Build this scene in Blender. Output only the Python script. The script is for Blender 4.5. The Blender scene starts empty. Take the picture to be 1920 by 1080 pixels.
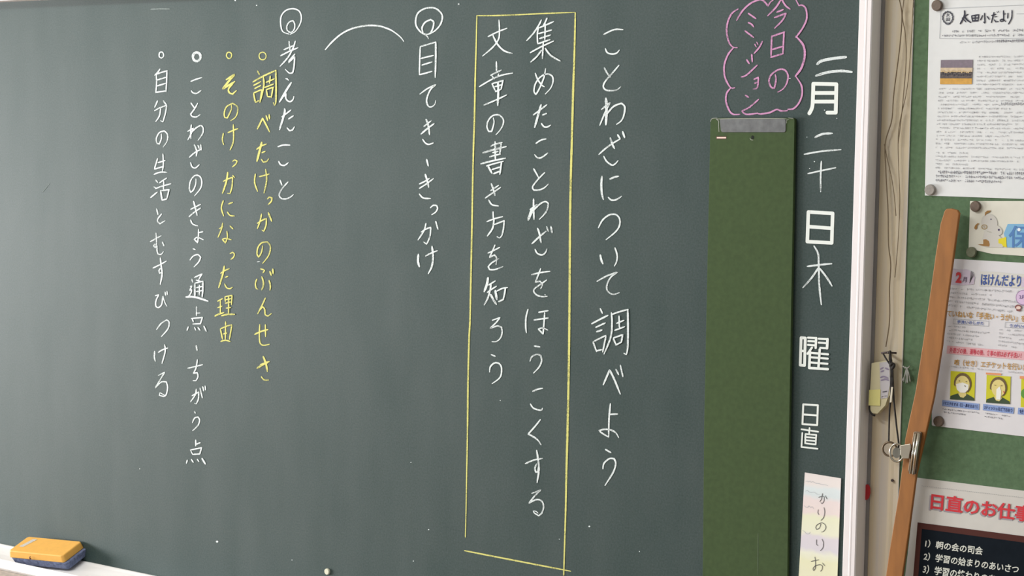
import bpy, bmesh, math, random
from mathutils import Vector, Matrix
random.seed(7)
S = bpy.context.scene
COL = S.collection

# ------------------------------------------------------------------ camera
F = 3700.0
D1 = Vector((-4960.0, -350.0, F))                 # the way the wall runs off to the left
tt = -(D1.x*640 + F*F)/(D1.x*-.03 + D1.y)
D2 = Vector((640-.03*tt, tt, F))                  # straight down
EX = -D1.normalized(); EZ = -D2.normalized(); EY = EZ.cross(EX)
def ray(px, py):
    c = Vector((px-960, py-540, F))
    return Vector((EX.dot(c), EY.dot(c), EZ.dot(c)))
CAM = Vector((0, 0, .85)) - ray(0, 1020)*(4.25/F)
def P(px, py, Y=0.0):
    """point of the vertical plane y=Y seen at that place of the photograph"""
    d = ray(px, py)
    return CAM + d*((Y-CAM.y)/d.y)
cd = bpy.data.cameras.new('camera'); cam = bpy.data.objects.new('camera', cd); COL.objects.link(cam)
cd.sensor_width = 36; cd.lens = F/1920*36; cd.clip_start = .05
right = Vector((EX.x, EY.x, EZ.x)); up = -Vector((EX.y, EY.y, EZ.y)); back = -Vector((EX.z, EY.z, EZ.z))
M = Matrix((right, up, back)).transposed().to_4x4(); M.translation = CAM
cam.matrix_world = M
S.camera = cam

# ------------------------------------------------------------------ light and exposure
S.view_settings.view_transform = 'Standard'; S.view_settings.look = 'None'
S.view_settings.gamma = 1; S.view_settings.use_curve_mapping = False
S.view_settings.exposure = -0.30
w = bpy.data.worlds.new('world'); S.world = w; w.use_nodes = True
bg = w.node_tree.nodes['Background']; bg.inputs[0].default_value = (.95, 1, 1, 1); bg.inputs[1].default_value = 0.48
def area(name, loc, target, sx, sy, power, col):
    l = bpy.data.lights.new(name, 'AREA'); l.shape = 'RECTANGLE'; l.size = sx; l.size_y = sy; l.energy = power; l.color = col
    o = bpy.data.objects.new(name, l); COL.objects.link(o); o.location = loc
    o.rotation_euler = (Vector(target)-Vector(loc)).to_track_quat('-Z', 'Y').to_euler()
area('window_daylight', (-5.4, -3.0, 1.15), (1.2, -.6, 1.25), 2.8, 1.3, 640, (.985, 1, 1))
area('ceiling_lamp', (0.6, -1.9, 2.95), (1.0, -.6, 1.0), 1.6, .3, 62, (.99, 1, .99))

# ------------------------------------------------------------------ helpers
def lin(c):
    return tuple(((x/255)/12.92 if x <= 10 else (((x/255)+.055)/1.055)**2.4) for x in c) + (1,)
MATS = {}
def mat(name, rgb, rough=.6, metal=0.0, noise=0.0, scale=40.0, spec=.5, stretch=(1, 1, 1), bump=0.0, coat=0.0):
    """principled material whose colour wanders by noise"""
    if name in MATS: return MATS[name]
    m = bpy.data.materials.new(name); m.use_nodes = True; nt = m.node_tree; b = nt.nodes['Principled BSDF']
    c = lin(rgb); b.inputs['Roughness'].default_value = rough; b.inputs['Metallic'].default_value = metal
    b.inputs['Specular IOR Level'].default_value = spec; b.inputs['Coat Weight'].default_value = coat
    b.inputs['Base Color'].default_value = c
    if noise or bump:
        geo = nt.nodes.new('ShaderNodeNewGeometry'); mp = nt.nodes.new('ShaderNodeMapping'); mp.inputs['Scale'].default_value = stretch
        n = nt.nodes.new('ShaderNodeTexNoise'); n.inputs['Scale'].default_value = scale; n.inputs['Detail'].default_value = 5
        nt.links.new(geo.outputs['Position'], mp.inputs[0]); nt.links.new(mp.outputs[0], n.inputs[0])
        if noise:
            r = nt.nodes.new('ShaderNodeValToRGB')
            r.color_ramp.elements[0].position = .3; r.color_ramp.elements[1].position = .7
            r.color_ramp.elements[0].color = tuple(x*(1-noise) for x in c[:3])+(1,)
            r.color_ramp.elements[1].color = tuple(min(1, x*(1+noise)) for x in c[:3])+(1,)
            nt.links.new(n.outputs['Fac'], r.inputs[0]); nt.links.new(r.outputs[0], b.inputs['Base Color'])
        if bump:
            bp = nt.nodes.new('ShaderNodeBump'); bp.inputs['Strength'].default_value = bump; bp.inputs['Distance'].default_value = .002
            nt.links.new(n.outputs['Fac'], bp.inputs['Height']); nt.links.new(bp.outputs[0], b.inputs['Normal'])
    MATS[name] = m; return m

def chalk(name, rgb):
    """dusty chalk: grains of it are missing where the board shows through"""
    if name in MATS: return MATS[name]
    m = mat(name, rgb, .95, spec=.1); nt = m.node_tree; b = nt.nodes['Principled BSDF']; out = nt.nodes['Material Output']
    geo = nt.nodes.new('ShaderNodeNewGeometry')
    n = nt.nodes.new('ShaderNodeTexNoise'); n.inputs['Scale'].default_value = 420; n.inputs['Detail'].default_value = 2
    n2 = nt.nodes.new('ShaderNodeTexNoise'); n2.inputs['Scale'].default_value = 26; n2.inputs['Detail'].default_value = 1
    ad = nt.nodes.new('ShaderNodeMath'); ad.operation = 'ADD'
    r = nt.nodes.new('ShaderNodeValToRGB'); r.color_ramp.elements[0].position = .70; r.color_ramp.elements[1].position = .98
    r.color_ramp.elements[0].color = (.42, .42, .42, 1)
    tr = nt.nodes.new('ShaderNodeBsdfTransparent'); mx = nt.nodes.new('ShaderNodeMixShader')
    for k in (n, n2): nt.links.new(geo.outputs['Position'], k.inputs[0])
    nt.links.new(n.outputs['Fac'], ad.inputs[0]); nt.links.new(n2.outputs['Fac'], ad.inputs[1]); nt.links.new(ad.outputs[0], r.inputs[0])
    nt.links.new(r.outputs[0], mx.inputs[0]); nt.links.new(tr.outputs[0], mx.inputs[1]); nt.links.new(b.outputs[0], mx.inputs[2])
    nt.links.new(mx.outputs[0], out.inputs[0])
    return m

def obj(name, verts, faces, m, parent=None, smooth=False, bevel=0.0, mats=None, fmats=None, origin=None):
    """ONE mesh object; its origin goes to the middle of its points"""
    vs = [Vector(v) for v in verts]
    lo = Vector((min(v.x for v in vs), min(v.y for v in vs), min(v.z for v in vs))); hi = Vector((max(v.x for v in vs), max(v.y for v in vs), max(v.z for v in vs)))
    o0 = (lo+hi)/2 if origin is None else Vector(origin)
    me = bpy.data.meshes.new(name); me.from_pydata([v-o0 for v in vs], [], faces)
    for k in (mats or [m]): me.materials.append(k)
    if fmats:
        for p, i in zip(me.polygons, fmats): p.material_index = i
    if smooth:
        for p in me.polygons: p.use_smooth = True
    me.update()
    o = bpy.data.objects.new(name, me); COL.objects.link(o)
    if bevel:
        md = o.modifiers.new('bevel', 'BEVEL'); md.width = bevel; md.segments = 2; md.limit_method = 'ANGLE'
    if parent is not None:
        o.parent = parent; o.location = o0 - parent.location
    else: o.location = o0
    return o
def thing(name, label, cat, loc, group=None):
    o = bpy.data.objects.new(name, None); COL.objects.link(o); o.empty_display_size = .02
    o.location = loc; return tag(o, label, cat, group)
def tag(o, label, cat, group=None):
    o['label'] = label; o['category'] = cat
    if group: o['group'] = group
    return o
def struct(o): o['kind'] = 'structure'; return o

def boxvf(lo, hi):
    (a, b, c), (d, e, f) = lo, hi
    v = [(a,b,c),(d,b,c),(d,e,c),(a,e,c),(a,b,f),(d,b,f),(d,e,f),(a,e,f)]
    return v, [(0,3,2,1),(4,5,6,7),(0,1,5,4),(1,2,6,5),(2,3,7,6),(3,0,4,7)]
def box(name, lo, hi, m, parent=None, bevel=0.0):
    v, f = boxvf(lo, hi); return obj(name, v, f, m, parent, bevel=bevel)
def smooth_line(pts, step=2.0, corner=62):
    """Catmull-Rom through the points, kept sharp where the stroke turns hard"""
    n = len(pts)
    if n < 3: segs = [list(pts)]
    else:
        segs = []; cur = [pts[0]]
        for i in range(1, n-1):
            cur.append(pts[i])
            a = (pts[i][0]-pts[i-1][0], pts[i][1]-pts[i-1][1]); b = (pts[i+1][0]-pts[i][0], pts[i+1][1]-pts[i][1])
            la = math.hypot(*a) or 1; lb = math.hypot(*b) or 1
            ang = math.degrees(math.acos(max(-1, min(1, (a[0]*b[0]+a[1]*b[1])/la/lb))))
            if ang > corner: segs.append(cur); cur = [pts[i]]
        cur.append(pts[-1]); segs.append(cur)
    out = []
    for s in segs:
        q = [s[0]] + s + [s[-1]]
        for i in range(1, len(q)-2):
            p0, p1, p2, p3 = q[i-1], q[i], q[i+1], q[i+2]
            k = max(1, int(math.hypot(p2[0]-p1[0], p2[1]-p1[1])/step))
            for j in range(k):
                t = j/k
                out.append(tuple(.5*((2*p1[d]) + (-p0[d]+p2[d])*t + (2*p0[d]-5*p1[d]+4*p2[d]-p3[d])*t*t + (-p0[d]+3*p1[d]-3*p2[d]+p3[d])*t**3) for d in (0, 1)))
        if s is segs[-1]: out.append(s[-1])
    return out
def ribbon(pts, wid, Y, V, FC, taper=.45, even=False, step=2.0, to=P):
    L = smooth_line(pts, step); n = len(L)
    if n < 2: return
    base = len(V); hw = []
    for i in range(n):
        t = i/(n-1)
        k = 1.0 if even else (taper + (1-taper)*min(1, min(t*5+.35, (1-t)*3.5+.2))) * random.uniform(.9, 1.1)
        hw.append(wid/2*k)
    for i in range(n):
        a = L[max(0, i-1)]; b = L[min(n-1, i+1)]
        dx, dy = b[0]-a[0], b[1]-a[1]; l = math.hypot(dx, dy) or 1
        nx, ny = -dy/l*hw[i], dx/l*hw[i]
        V.append(to(L[i][0]+nx, L[i][1]+ny, Y)); V.append(to(L[i][0]-nx, L[i][1]-ny, Y))
    for i in range(n-1):
        k = base+2*i; FC.append((k, k+1, k+3, k+2))
    for e, (c, d) in enumerate(((0, 1), (n-1, n-2))):         # rounded ends
        ang = math.atan2(L[c][1]-L[d][1], L[c][0]-L[d][0]); r = hw[c]
        k0 = len(V); V.append(to(L[c][0], L[c][1], Y))
        for j in range(7):
            q = ang - math.pi/2 + math.pi*j/6
            V.append(to(L[c][0]+r*math.cos(q), L[c][1]+r*math.sin(q), Y))
        for j in range(6): FC.append((k0, k0+2+j, k0+1+j))
def fan(poly, Y, V, FC):
    k = len(V)
    for x, y in poly: V.append(P(x, y, Y))
    FC.append(tuple(range(k, k+len(poly)))[::-1])
def flat(name, polys, Y, m, parent):
    V, FC = [], []
    for p in polys: fan(p, Y, V, FC)
    return obj(name, V, FC, m, parent)
def ell(cx, cy, rx, ry, n=20, a0=0, a1=360, rot=0):
    out = []
    for i in range(n):
        a = math.radians(a0+(a1-a0)*i/(n if a1-a0 == 360 else n-1)); x, y = rx*math.cos(a), ry*math.sin(a); r = math.radians(rot)
        out.append((cx+x*math.cos(r)-y*math.sin(r), cy+x*math.sin(r)+y*math.cos(r)))
    return out
def slab(name, poly, yf, yb, m, parent=None, bevel=0.0):
    """outline on the plane y=yf, carried straight back to y=yb"""
    n = len(poly); a = [P(x, y, yf) for x, y in poly]; b = [Vector((v.x, yb, v.z)) for v in a]
    fs = [tuple(range(n))[::-1], tuple(range(n, 2*n))] + [(i, (i+1) % n, n+(i+1) % n, n+i) for i in range(n)]
    o = obj(name, a+b, fs, m, parent, bevel=bevel)
    bm = bmesh.new(); bm.from_mesh(o.data); bmesh.ops.recalc_face_normals(bm, faces=bm.faces); bm.to_mesh(o.data); bm.free()
    return o
def disc(name, px, py, r, yf, th, m, parent=None):
    """round magnet: a low cylinder with a softened rim"""
    c = P(px, py, yf-th); prof = [(0, 0), (.86, 0), (.96, .12), (1, .4), (1, 1)]; n = 28; V = [c]; FC = []
    for k, (rr, dd) in enumerate(prof[1:]):
        for i in range(n):
            a = 2*math.pi*i/n; V.append(Vector((c.x+r*rr*math.cos(a), c.y+dd*th, c.z+r*rr*math.sin(a))))
    for i in range(n): FC.append((0, 1+i, 1+(i+1) % n))
    for k in range(3):
        for i in range(n):
            j = (i+1) % n; A = 1+k*n; B = A+n; FC.append((A+i, B+i, B+j, A+j))
    return obj(name, V, FC, m, parent)
def tube(pts, r, n=8, closed=False):
    V, FC = [], []; N = len(pts)
    pts = [Vector(p) for p in pts]; prev = None
    for i, p in enumerate(pts):
        if closed: t = pts[(i+1) % N]-pts[i-1]
        else: t = pts[min(N-1, i+1)]-pts[max(0, i-1)]
        t.normalize()
        u = (prev - t*prev.dot(t)) if prev is not None else t.orthogonal()
        u.normalize(); prev = u; v = t.cross(u)
        for k in range(n):
            a = 2*math.pi*k/n; V.append(p + u*(r*math.cos(a)) + v*(r*math.sin(a)))
    for i in range(N if closed else N-1):
        for k in range(n):
            a = i*n+k; b = i*n+(k+1) % n; c = ((i+1) % N)*n+(k+1) % n; d = ((i+1) % N)*n+k; FC.append((a, b, c, d))
    if not closed: FC += [tuple(range(n))[::-1], tuple(range((N-1)*n, N*n))]
    return V, FC
def merge(*vf):
    V, FC = [], []
    for v, f in vf:
        k = len(V); V += list(v); FC += [tuple(i+k for i in q) for q in f]
    return V, FC
def text_flat(name, s, quad, Y, m, parent, bold=0.0, gap=1.0):
    """printed lettering set between four corners (top left, top right, bottom right, bottom left)"""
    cu = bpy.data.curves.new('t', 'FONT'); cu.body = s; cu.offset = bold; cu.space_character = gap; cu.resolution_u = 2
    t = bpy.data.objects.new('t', cu); COL.objects.link(t)
    me = bpy.data.meshes.new_from_object(t.evaluated_get(bpy.context.evaluated_depsgraph_get()))
    vs = [v.co.copy() for v in me.vertices]; fs = [tuple(p.vertices) for p in me.polygons]
    bpy.data.objects.remove(t); bpy.data.curves.remove(cu); bpy.data.meshes.remove(me)
    x0, x1 = min(v.x for v in vs), max(v.x for v in vs); y0, y1 = min(v.y for v in vs), max(v.y for v in vs)
    (ax, ay), (bx, by), (cx, cy), (dx, dy) = quad; V = []
    for v in vs:
        u = (v.x-x0)/(x1-x0); q = (y1-v.y)/(y1-y0)
        V.append(P((ax*(1-u)+bx*u)*(1-q)+(dx*(1-u)+cx*u)*q, (ay*(1-u)+by*u)*(1-q)+(dy*(1-u)+cy*u)*q, Y))
    return obj(name, V, fs, m, parent)
def strokes(spec, ox, oy, s):
    """'w|x,y x,y;x,y ...' in the coordinates of an enlarged view -> list of (width, points)"""
    out = []
    for st in spec.split(';'):
        wd = None; st = st.strip()
        if '|' in st: a, st = st.split('|'); wd = float(a)
        pts = [tuple(map(float, q.split(','))) for q in st.split()]
        out.append((wd, [(ox+x/s, oy+y/s) for x, y in pts]))
    return out
def written(name, spec, ox, oy, s, wid, Y, m, parent, label=None, even=False, taper=.45):
    V, FC = [], []
    for i, (wd, pts) in enumerate(strokes(spec, ox, oy, s)):
        ribbon(pts, wd or wid, Y-i*.00006, V, FC, even=even, taper=taper)
    o = obj(name, V, FC, m, parent)
    if label: o['label'] = label
    return o

# ------------------------------------------------------------------ materials
def board_material():
    m = mat('chalkboard_enamel', (75, 94, 90), .52, spec=.26); nt = m.node_tree; b = nt.nodes['Principled BSDF']
    geo = nt.nodes.new('ShaderNodeNewGeometry')
    def nz(scale, det, st, rot=0):
        mp = nt.nodes.new('ShaderNodeMapping'); mp.inputs['Scale'].default_value = st; mp.inputs['Rotation'].default_value = (0, rot, 0)
        n = nt.nodes.new('ShaderNodeTexNoise'); n.inputs['Scale'].default_value = scale; n.inputs['Detail'].default_value = det
        nt.links.new(geo.outputs['Position'], mp.inputs[0]); nt.links.new(mp.outputs[0], n.inputs[0]); return n
    grain = nz(330, 3, (1, 1, 1)); wipe = nz(5, 4, (2.2, 1, .5), .04); cloud = nz(7, 6, (1.6, 1, .8))
    mx = nt.nodes.new('ShaderNodeMix'); mx.data_type = 'RGBA'; mx.inputs['A'].default_value = lin((44, 62, 60)); mx.inputs['B'].default_value = lin((66, 78, 77))
    def mul(n, k):
        q = nt.nodes.new('ShaderNodeMath'); q.operation = 'MULTIPLY_ADD'; q.inputs[1].default_value = k; q.inputs[2].default_value = -k/2
        nt.links.new(n.outputs['Fac'], q.inputs[0]); return q
    a = mul(grain, 1.7); c = mul(wipe, .9); d = mul(cloud, 1.0)
    s1 = nt.nodes.new('ShaderNodeMath'); s1.operation = 'ADD'; s2 = nt.nodes.new('ShaderNodeMath'); s2.operation = 'ADD'; s3 = nt.nodes.new('ShaderNodeMath'); s3.operation = 'ADD'
    s3.use_clamp = True; s3.inputs[1].default_value = .5
    nt.links.new(a.outputs[0], s1.inputs[0]); nt.links.new(c.outputs[0], s1.inputs[1]); nt.links.new(s1.outputs[0], s2.inputs[0]); nt.links.new(d.outputs[0], s2.inputs[1]); nt.links.new(s2.outputs[0], s3.inputs[0])
    nt.links.new(s3.outputs[0], mx.inputs['Factor']); nt.links.new(mx.outputs['Result'], b.inputs['Base Color'])
    return m
M_BOARD = board_material()
M_ALU = mat('pale_aluminium', (244, 238, 240), .38, .0, spec=.6)
M_WHITE = chalk('white_chalk', (222, 230, 231)); M_YEL = chalk('yellow_chalk', (212, 209, 128)); M_PINK = chalk('pink_chalk', (208, 152, 192))
M_PAINT = mat('white_paint', (232, 238, 234), .55)
M_PAPER = mat('white_paper', (226, 228, 229), .85, noise=.02, scale=60)
M_INK = mat('black_ink', (52, 52, 66), .8)

# ------------------------------------------------------------------ the setting
BX0, BX1 = -1.6, 2.0135          # chalkboard surface
ZB, ZT = .851, 2.008
WALLY = .045
struct(box('wall_back', (-5.6, WALLY, 0), (4.6, WALLY+.12, 3.0), mat('cream_plaster', (205, 200, 186), .85, noise=.05, scale=6)))
struct(box('floor', (-5.6, -5.6, -.08), (4.6, WALLY, 0), mat('floor_boards', (150, 118, 84), .45, noise=.15, scale=3, stretch=(1, 8, 1))))
box_ceiling = struct(box('ceiling', (-5.6, -5.6, 3.0), (4.6, WALLY, 3.08), mat('ceiling_board', (225, 225, 220), .9, noise=.03, scale=20)))
struct(box('baseboard_back', (-5.6, WALLY-.015, 0), (4.6, WALLY, .08), mat('brown_baseboard', (96, 72, 52), .5, noise=.1, scale=12)))

# trim between the two boards: folded sheet with a shallow ridge and a half round conduit
prof = [(2.0345, .040), (2.0350, .0205), (2.044, .0200), (2.056, .0195), (2.064, .0200), (2.069, .0203), (2.0715, .0198), (2.074, .0195), (2.0765, .0198), (2.079, .0203), (2.088, .0200), (2.0885, .0195), (2.0895, .0195), (2.0895, .040)]
V = [Vector((x, y, z)) for z in (.0, 3.0) for x, y in prof]; n = len(prof)
m = mat('stained_beige_metal', (168, 156, 136), .55, noise=.0, spec=.4)
nt = m.node_tree; b = nt.nodes['Principled BSDF']; geo = nt.nodes.new('ShaderNodeNewGeometry')
mp = nt.nodes.new('ShaderNodeMapping'); mp.inputs['Scale'].default_value = (60, 1, 2.2); nz = nt.nodes.new('ShaderNodeTexNoise'); nz.inputs['Scale'].default_value = 1; nz.inputs['Detail'].default_value = 4
r = nt.nodes.new('ShaderNodeValToRGB'); e = r.color_ramp.elements; e[0].position = .3; e[0].color = lin((204, 196, 186)); e[1].position = .68; e[1].color = lin((222, 214, 202))
k = e.new(.5); k.color = lin((218, 204, 176))
nt.links.new(geo.outputs['Position'], mp.inputs[0]); nt.links.new(mp.outputs[0], nz.inputs[0]); nt.links.new(nz.outputs['Fac'], r.inputs[0]); nt.links.new(r.outputs[0], b.inputs['Base Color'])
o = obj('trim_1', V, [(i, i+1, n+i+1, n+i) for i in range(n-1)], m); struct(o)
# grey return of the frame
struct(box('trim_2', (2.0346, .0185, .0), (2.0405, .0405, 3.0), mat('return_grey', (140, 138, 138), .7, noise=.05, scale=30)))

# ------------------------------------------------------------------ chalkboard
cb = thing('chalkboard', 'large dark green classroom chalkboard covered in vertical chalk writing', 'chalkboard', ((BX0+BX1)/2, 0, ZB))
box('writing_surface', (BX0, 0, ZB-.004), (BX1, .018, ZT+.004), M_BOARD, cb)
def rail(name, pr, axis, a, b, lab=None):
    """extruded aluminium section; pr in (across, y)"""
    n = len(pr); V = []
    for e in (a, b):
        for u, y in pr: V.append(Vector((u, y, e)) if axis == 'z' else Vector((e, y, u)))
    o = obj(name, V, [(i, (i+1) % n, n+(i+1) % n, n+i) for i in range(n)]+[tuple(range(n)), tuple(range(n, 2*n))[::-1]], M_ALU, cb)
    bm = bmesh.new(); bm.from_mesh(o.data); bmesh.ops.recalc_face_normals(bm, faces=bm.faces); bm.to_mesh(o.data); bm.free()
    if lab: o['label'] = lab
    return o
rail('frame_rail', [(2.0135, .018), (2.0135, -.011), (2.0145, -.012), (2.0238, -.012), (2.0246, -.0123), (2.0268, -.0123), (2.0276, -.0119), (2.0337, -.0118), (2.0345, -.0110), (2.0345, .030), (2.028, .030)], 'z', ZB-.05, ZT+.03)
rail('frame_rail', [(BX0-.028, .03), (BX0-.028, -.010), (BX0-.026, -.012), (BX0-.002, -.012), (BX0, -.010), (BX0, .018)], 'z', ZB-.05, ZT+.03)
rail('frame_rail', [(ZT, .018), (ZT, -.030), (ZT+.003, -.032), (ZT+.028, -.032), (ZT+.03, -.030), (ZT+.03, .03)], 'x', BX0, 2.0135)
M_ALU = mat('tray_aluminium', (252, 250, 250), .4, spec=.6)
rail('chalk_tray', [(ZB, .018), (ZB, .0), (ZB, -.004), (.8475, -.012), (.840, -.035), (.834, -.060), (.833, -.078), (.8405, -.0835), (.8455, -.085), (.8465, -.088), (.8445, -.091), (.829, -.091), (.823, -.085), (.80, -.03), (.80, .03), (.82, .03)], 'x', BX0, 2.0345)
o = box('frame_side_shade', (2.0346, -.0106, ZB-.05), (2.0352, .0180, ZT+.03), mat('frame_shade_grey', (228, 225, 226), .6), cb); o['label'] = 'grey cover on the frame side, shade put into its colour'  # added cover over the rail's side, shade put into its grey
# lower dusty shelf in front of the tray
sh = rail('lower_shelf', [(.823, -.0855), (.822, -.150), (.826, -.153), (.826, -.158), (.81, -.158), (.80, -.04), (.815, -.07)], 'x', BX0, 2.0345, 'dusty grey lower shelf')
sh.data.materials.clear(); sh.data.materials.append(mat('dusty_shelf', (188, 176, 166), .9, noise=.25, scale=55, bump=.4))

YC = -.0006
R1, R2, R3, R4 = (760, 0, 4), (760, 270, 4), (760, 540, 4), (760, 810, 4)
L1, L2, L3, L4 = (240, 0, 4), (240, 270, 4), (240, 540, 4), (240, 810, 4)
K1, K2 = (320, 500, 7.717), (460, 120, 7.717)
CK = (1320, 0, 4); Q1, Q2 = (1440, 0, 4), (1440, 270, 4)
def ch(view, spec, wd=2.8, m=None, name='chalk_character', label=None, taper=.45):
    m = m or M_WHITE
    if label is None and m is M_YEL: label = 'yellow chalk character'
    if label is None and m is M_PINK: label = 'pink chalk character'
    return written(name, spec, *view, wd, YC, m, cb, label, taper=taper)
# column: こ と わ ざ に つ い て 調 べ よ う
for v, s in [
 (R1, '1488,258 1540,232 1580,220 1632,222;1500,365 1515,395 1550,405 1585,398 1605,375'),
 (R1, '1492,508 1512,545 1537,578;1602,490 1560,540 1500,610 1485,650 1505,675 1550,680 1590,672 1615,650'),
 (R1, '5|1505,738 1509,830 1504,935;3.2|1472,820 1535,770 1500,840 1458,940;3.2|1500,870 1560,800 1620,775 1645,800 1640,860 1620,905 1585,932'),
 (R1, '1452,1158 1500,1115 1555,1075 1612,1042;3.8|1538,1035 1552,1080 1568,1113;1488,1172 1510,1210 1550,1238 1575,1228 1595,1205;3.4|1592,1010 1610,1040;3.6|1630,988 1645,1032'),
 (R2, '4|1475,243 1470,300 1474,370 1485,415;3.4|1535,262 1570,248 1600,242;1522,400 1545,420 1580,418 1622,392'),
 (R2, '1448,628 1480,570 1530,532 1580,530 1608,565 1605,615 1575,660 1505,718'),
 (R2, '3.8|1462,832 1470,870 1482,898;1572,778 1588,830 1585,880 1568,915'),
 (R2, '1438,1030 1510,990 1588,962 1545,995 1520,1035 1510,1080 1525,1112 1560,1128 1605,1115'),
 (R3, '1462,155 1478,190;3.4|1398,268 1460,235 1520,205;1428,295 1500,262;3.4|1435,328 1475,315;1408,405 1435,478;1415,400 1505,355;1505,360 1480,480;1432,472 1475,462;3.2|1545,185 1550,260 1540,370 1490,495;1545,200 1600,180 1672,160;3.4|1668,160 1670,300 1668,440 1658,500 1640,490;1585,265 1640,242;1602,210 1606,300;1570,318 1645,290;1560,380 1580,425;1560,375 1632,350;1630,350 1620,405;1578,428 1622,405'),
 (R3, '3.6|1485,725 1532,615 1565,680 1612,795;1580,610 1600,650;1612,578 1632,665'),
 (R3, '3.2|1538,868 1528,980 1525,1118;1535,948 1592,945;1525,1118 1470,1085 1455,1068 1500,1060 1550,1068 1582,1090 1600,1122'),
 (R4, '1500,130 1542,155;3.2|1482,275 1490,235 1530,200 1565,200 1578,235 1560,300 1498,400')]: ch(v, s, 3.0)
# column: 集 め た こ と わ ざ を ほ う こ く す る
for v, s in [
 (R1, '1020,150 1000,190 960,250 910,305;998,205 990,260 993,330;1063,135 1045,175 1030,200;1005,208 1060,185 1112,162;1000,252 1098,225;1005,290 1090,262;995,328 1085,297;1050,180 1046,300;937,395 1020,350 1112,308;1035,310 1028,440;1020,378 985,425 940,465;3.2|1048,362 1090,415 1162,458'),
 (R1, '975,550 990,590 1020,635 1042,650;1052,515 1040,580 1005,665 980,708 965,685 975,630 1010,580 1060,555 1100,570 1108,610 1090,660 1050,705'),
 (R1, '960,862 1010,825 1062,785;4|1018,785 1000,850 970,955;1030,862 1060,850;1020,925 1040,950 1065,952 1090,938'),
 (R1, '980,1075 1015,1052 1055,1042;970,1160 990,1182 1020,1182 1068,1148'),
 (R2, '962,185 985,225 998,250;1045,215 1000,260 955,320 965,345 1000,345 1040,330 1073,300'),
 (R2, '3.2|962,412 962,480 965,565;935,492 988,455 950,520;5.5|955,480 940,520 922,568;950,510 1010,450 1050,432 1072,445 1065,490 1040,530 1005,565'),
 (R2, '3.4|992,632 1005,670 1018,740;3.2|950,748 1000,700 1055,655;1060,620 1072,655;3.4|1092,618 1100,665;973,790 990,820 1025,832 1050,815 1062,787'),
 (R2, '948,980 1010,965 1085,955;1015,935 990,1000 975,1035 1010,1030 1028,1055 1015,1085;1060,1020 1010,1055 970,1085 965,1110 990,1135 1030,1145 1065,1142;1046,1130 1052,1132'),
 (R3, '920,160 905,220 903,290 908,335;1000,182 1072,170;965,240 1020,232 1072,225;1045,185 1040,260 1033,345 998,308 1030,300 1068,315'),
 (R3, '968,435 1010,442;935,548 950,515 985,498 1015,505 1022,545 1005,590 962,638'),
 (R3, '955,775 990,760 1030,752;938,870 960,900 1000,915 1024,915 1028,902'),
 (R3, '3.2|1012,988 975,1035 922,1095 950,1110 990,1137 1018,1175'),
 (R4, '900,237 960,212 1028,198;3.4|985,138 995,200 1002,280 988,380;985,240 972,270 978,300 995,300 998,260'),
 (R4, '948,460 1015,435 970,480 928,533 980,508 1020,515 1037,555 1025,605 1000,628 965,605 960,592 980,595 995,608')]: ch(v, s, 2.9)
# column: 文 章 の 書 き 方 を 知 ろ う
W12 = (890, 250, 12); W12b = (890, 500, 12)
for v, s in [
 (R1, '702,150 706,220 700,290 660,350 580,420;620,275 690,240 762,212;3.2|655,262 690,330 740,380 800,400'),
 (R1, '683,462 684,540;640,565 680,545 720,525;650,570 668,592;700,555 688,582;555,650 640,600 720,565 805,548;650,628 675,680;650,628 735,603;732,603 718,670;672,650 722,636;675,688 718,670;4|695,615 697,690 693,790;590,788 680,750 760,712'),
 (R1, '660,885 665,920 648,985 625,985 612,950 622,905 655,868 700,862 732,890 735,925 715,970 680,1010'),
 (W12, '3.4|460,190 466,590;365,290 430,255 620,205;3|600,210 565,465;3.4|185,438 400,375 560,335 710,298;405,435 530,405;335,530 450,495 580,468;3.2|140,685 400,620 695,558;265,735 450,680 645,630;3.4|305,745 390,900;3|605,650 565,925;390,815 580,755;3.2|425,908 560,855'),
 (R2, '3.4|645,298 660,340 672,385;640,350 700,310;600,405 650,370 715,325;625,420 650,455 700,465'),
 (R2, '658,508 660,560;612,582 670,560 730,545;3.2|665,560 655,630 615,690;665,605 742,575 735,640 722,690 705,705 688,695'),
 (R2, '620,818 660,800 708,775;672,758 655,800 632,850 668,832 685,855 680,905;700,860 650,890 622,920 632,942 670,942 732,920'),
 (W12b, '4.4|300,250 275,400 215,560;315,415 465,320;3.2|368,395 345,540 290,720 215,860;285,580 380,510 490,440;4|360,625 430,760 490,850;4.4|465,540 500,740;500,550 620,490 740,470;3|690,485 670,620 640,745;3.4|540,785 650,735'),
 (R3, '652,242 710,222 680,260 637,302 690,285 722,295 725,340 710,380 680,402 650,402'),
 (R3, '645,500 675,512;632,630 638,590 670,562 705,568 722,605 710,670 650,718')]: ch(v, s, 2.8)
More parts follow.
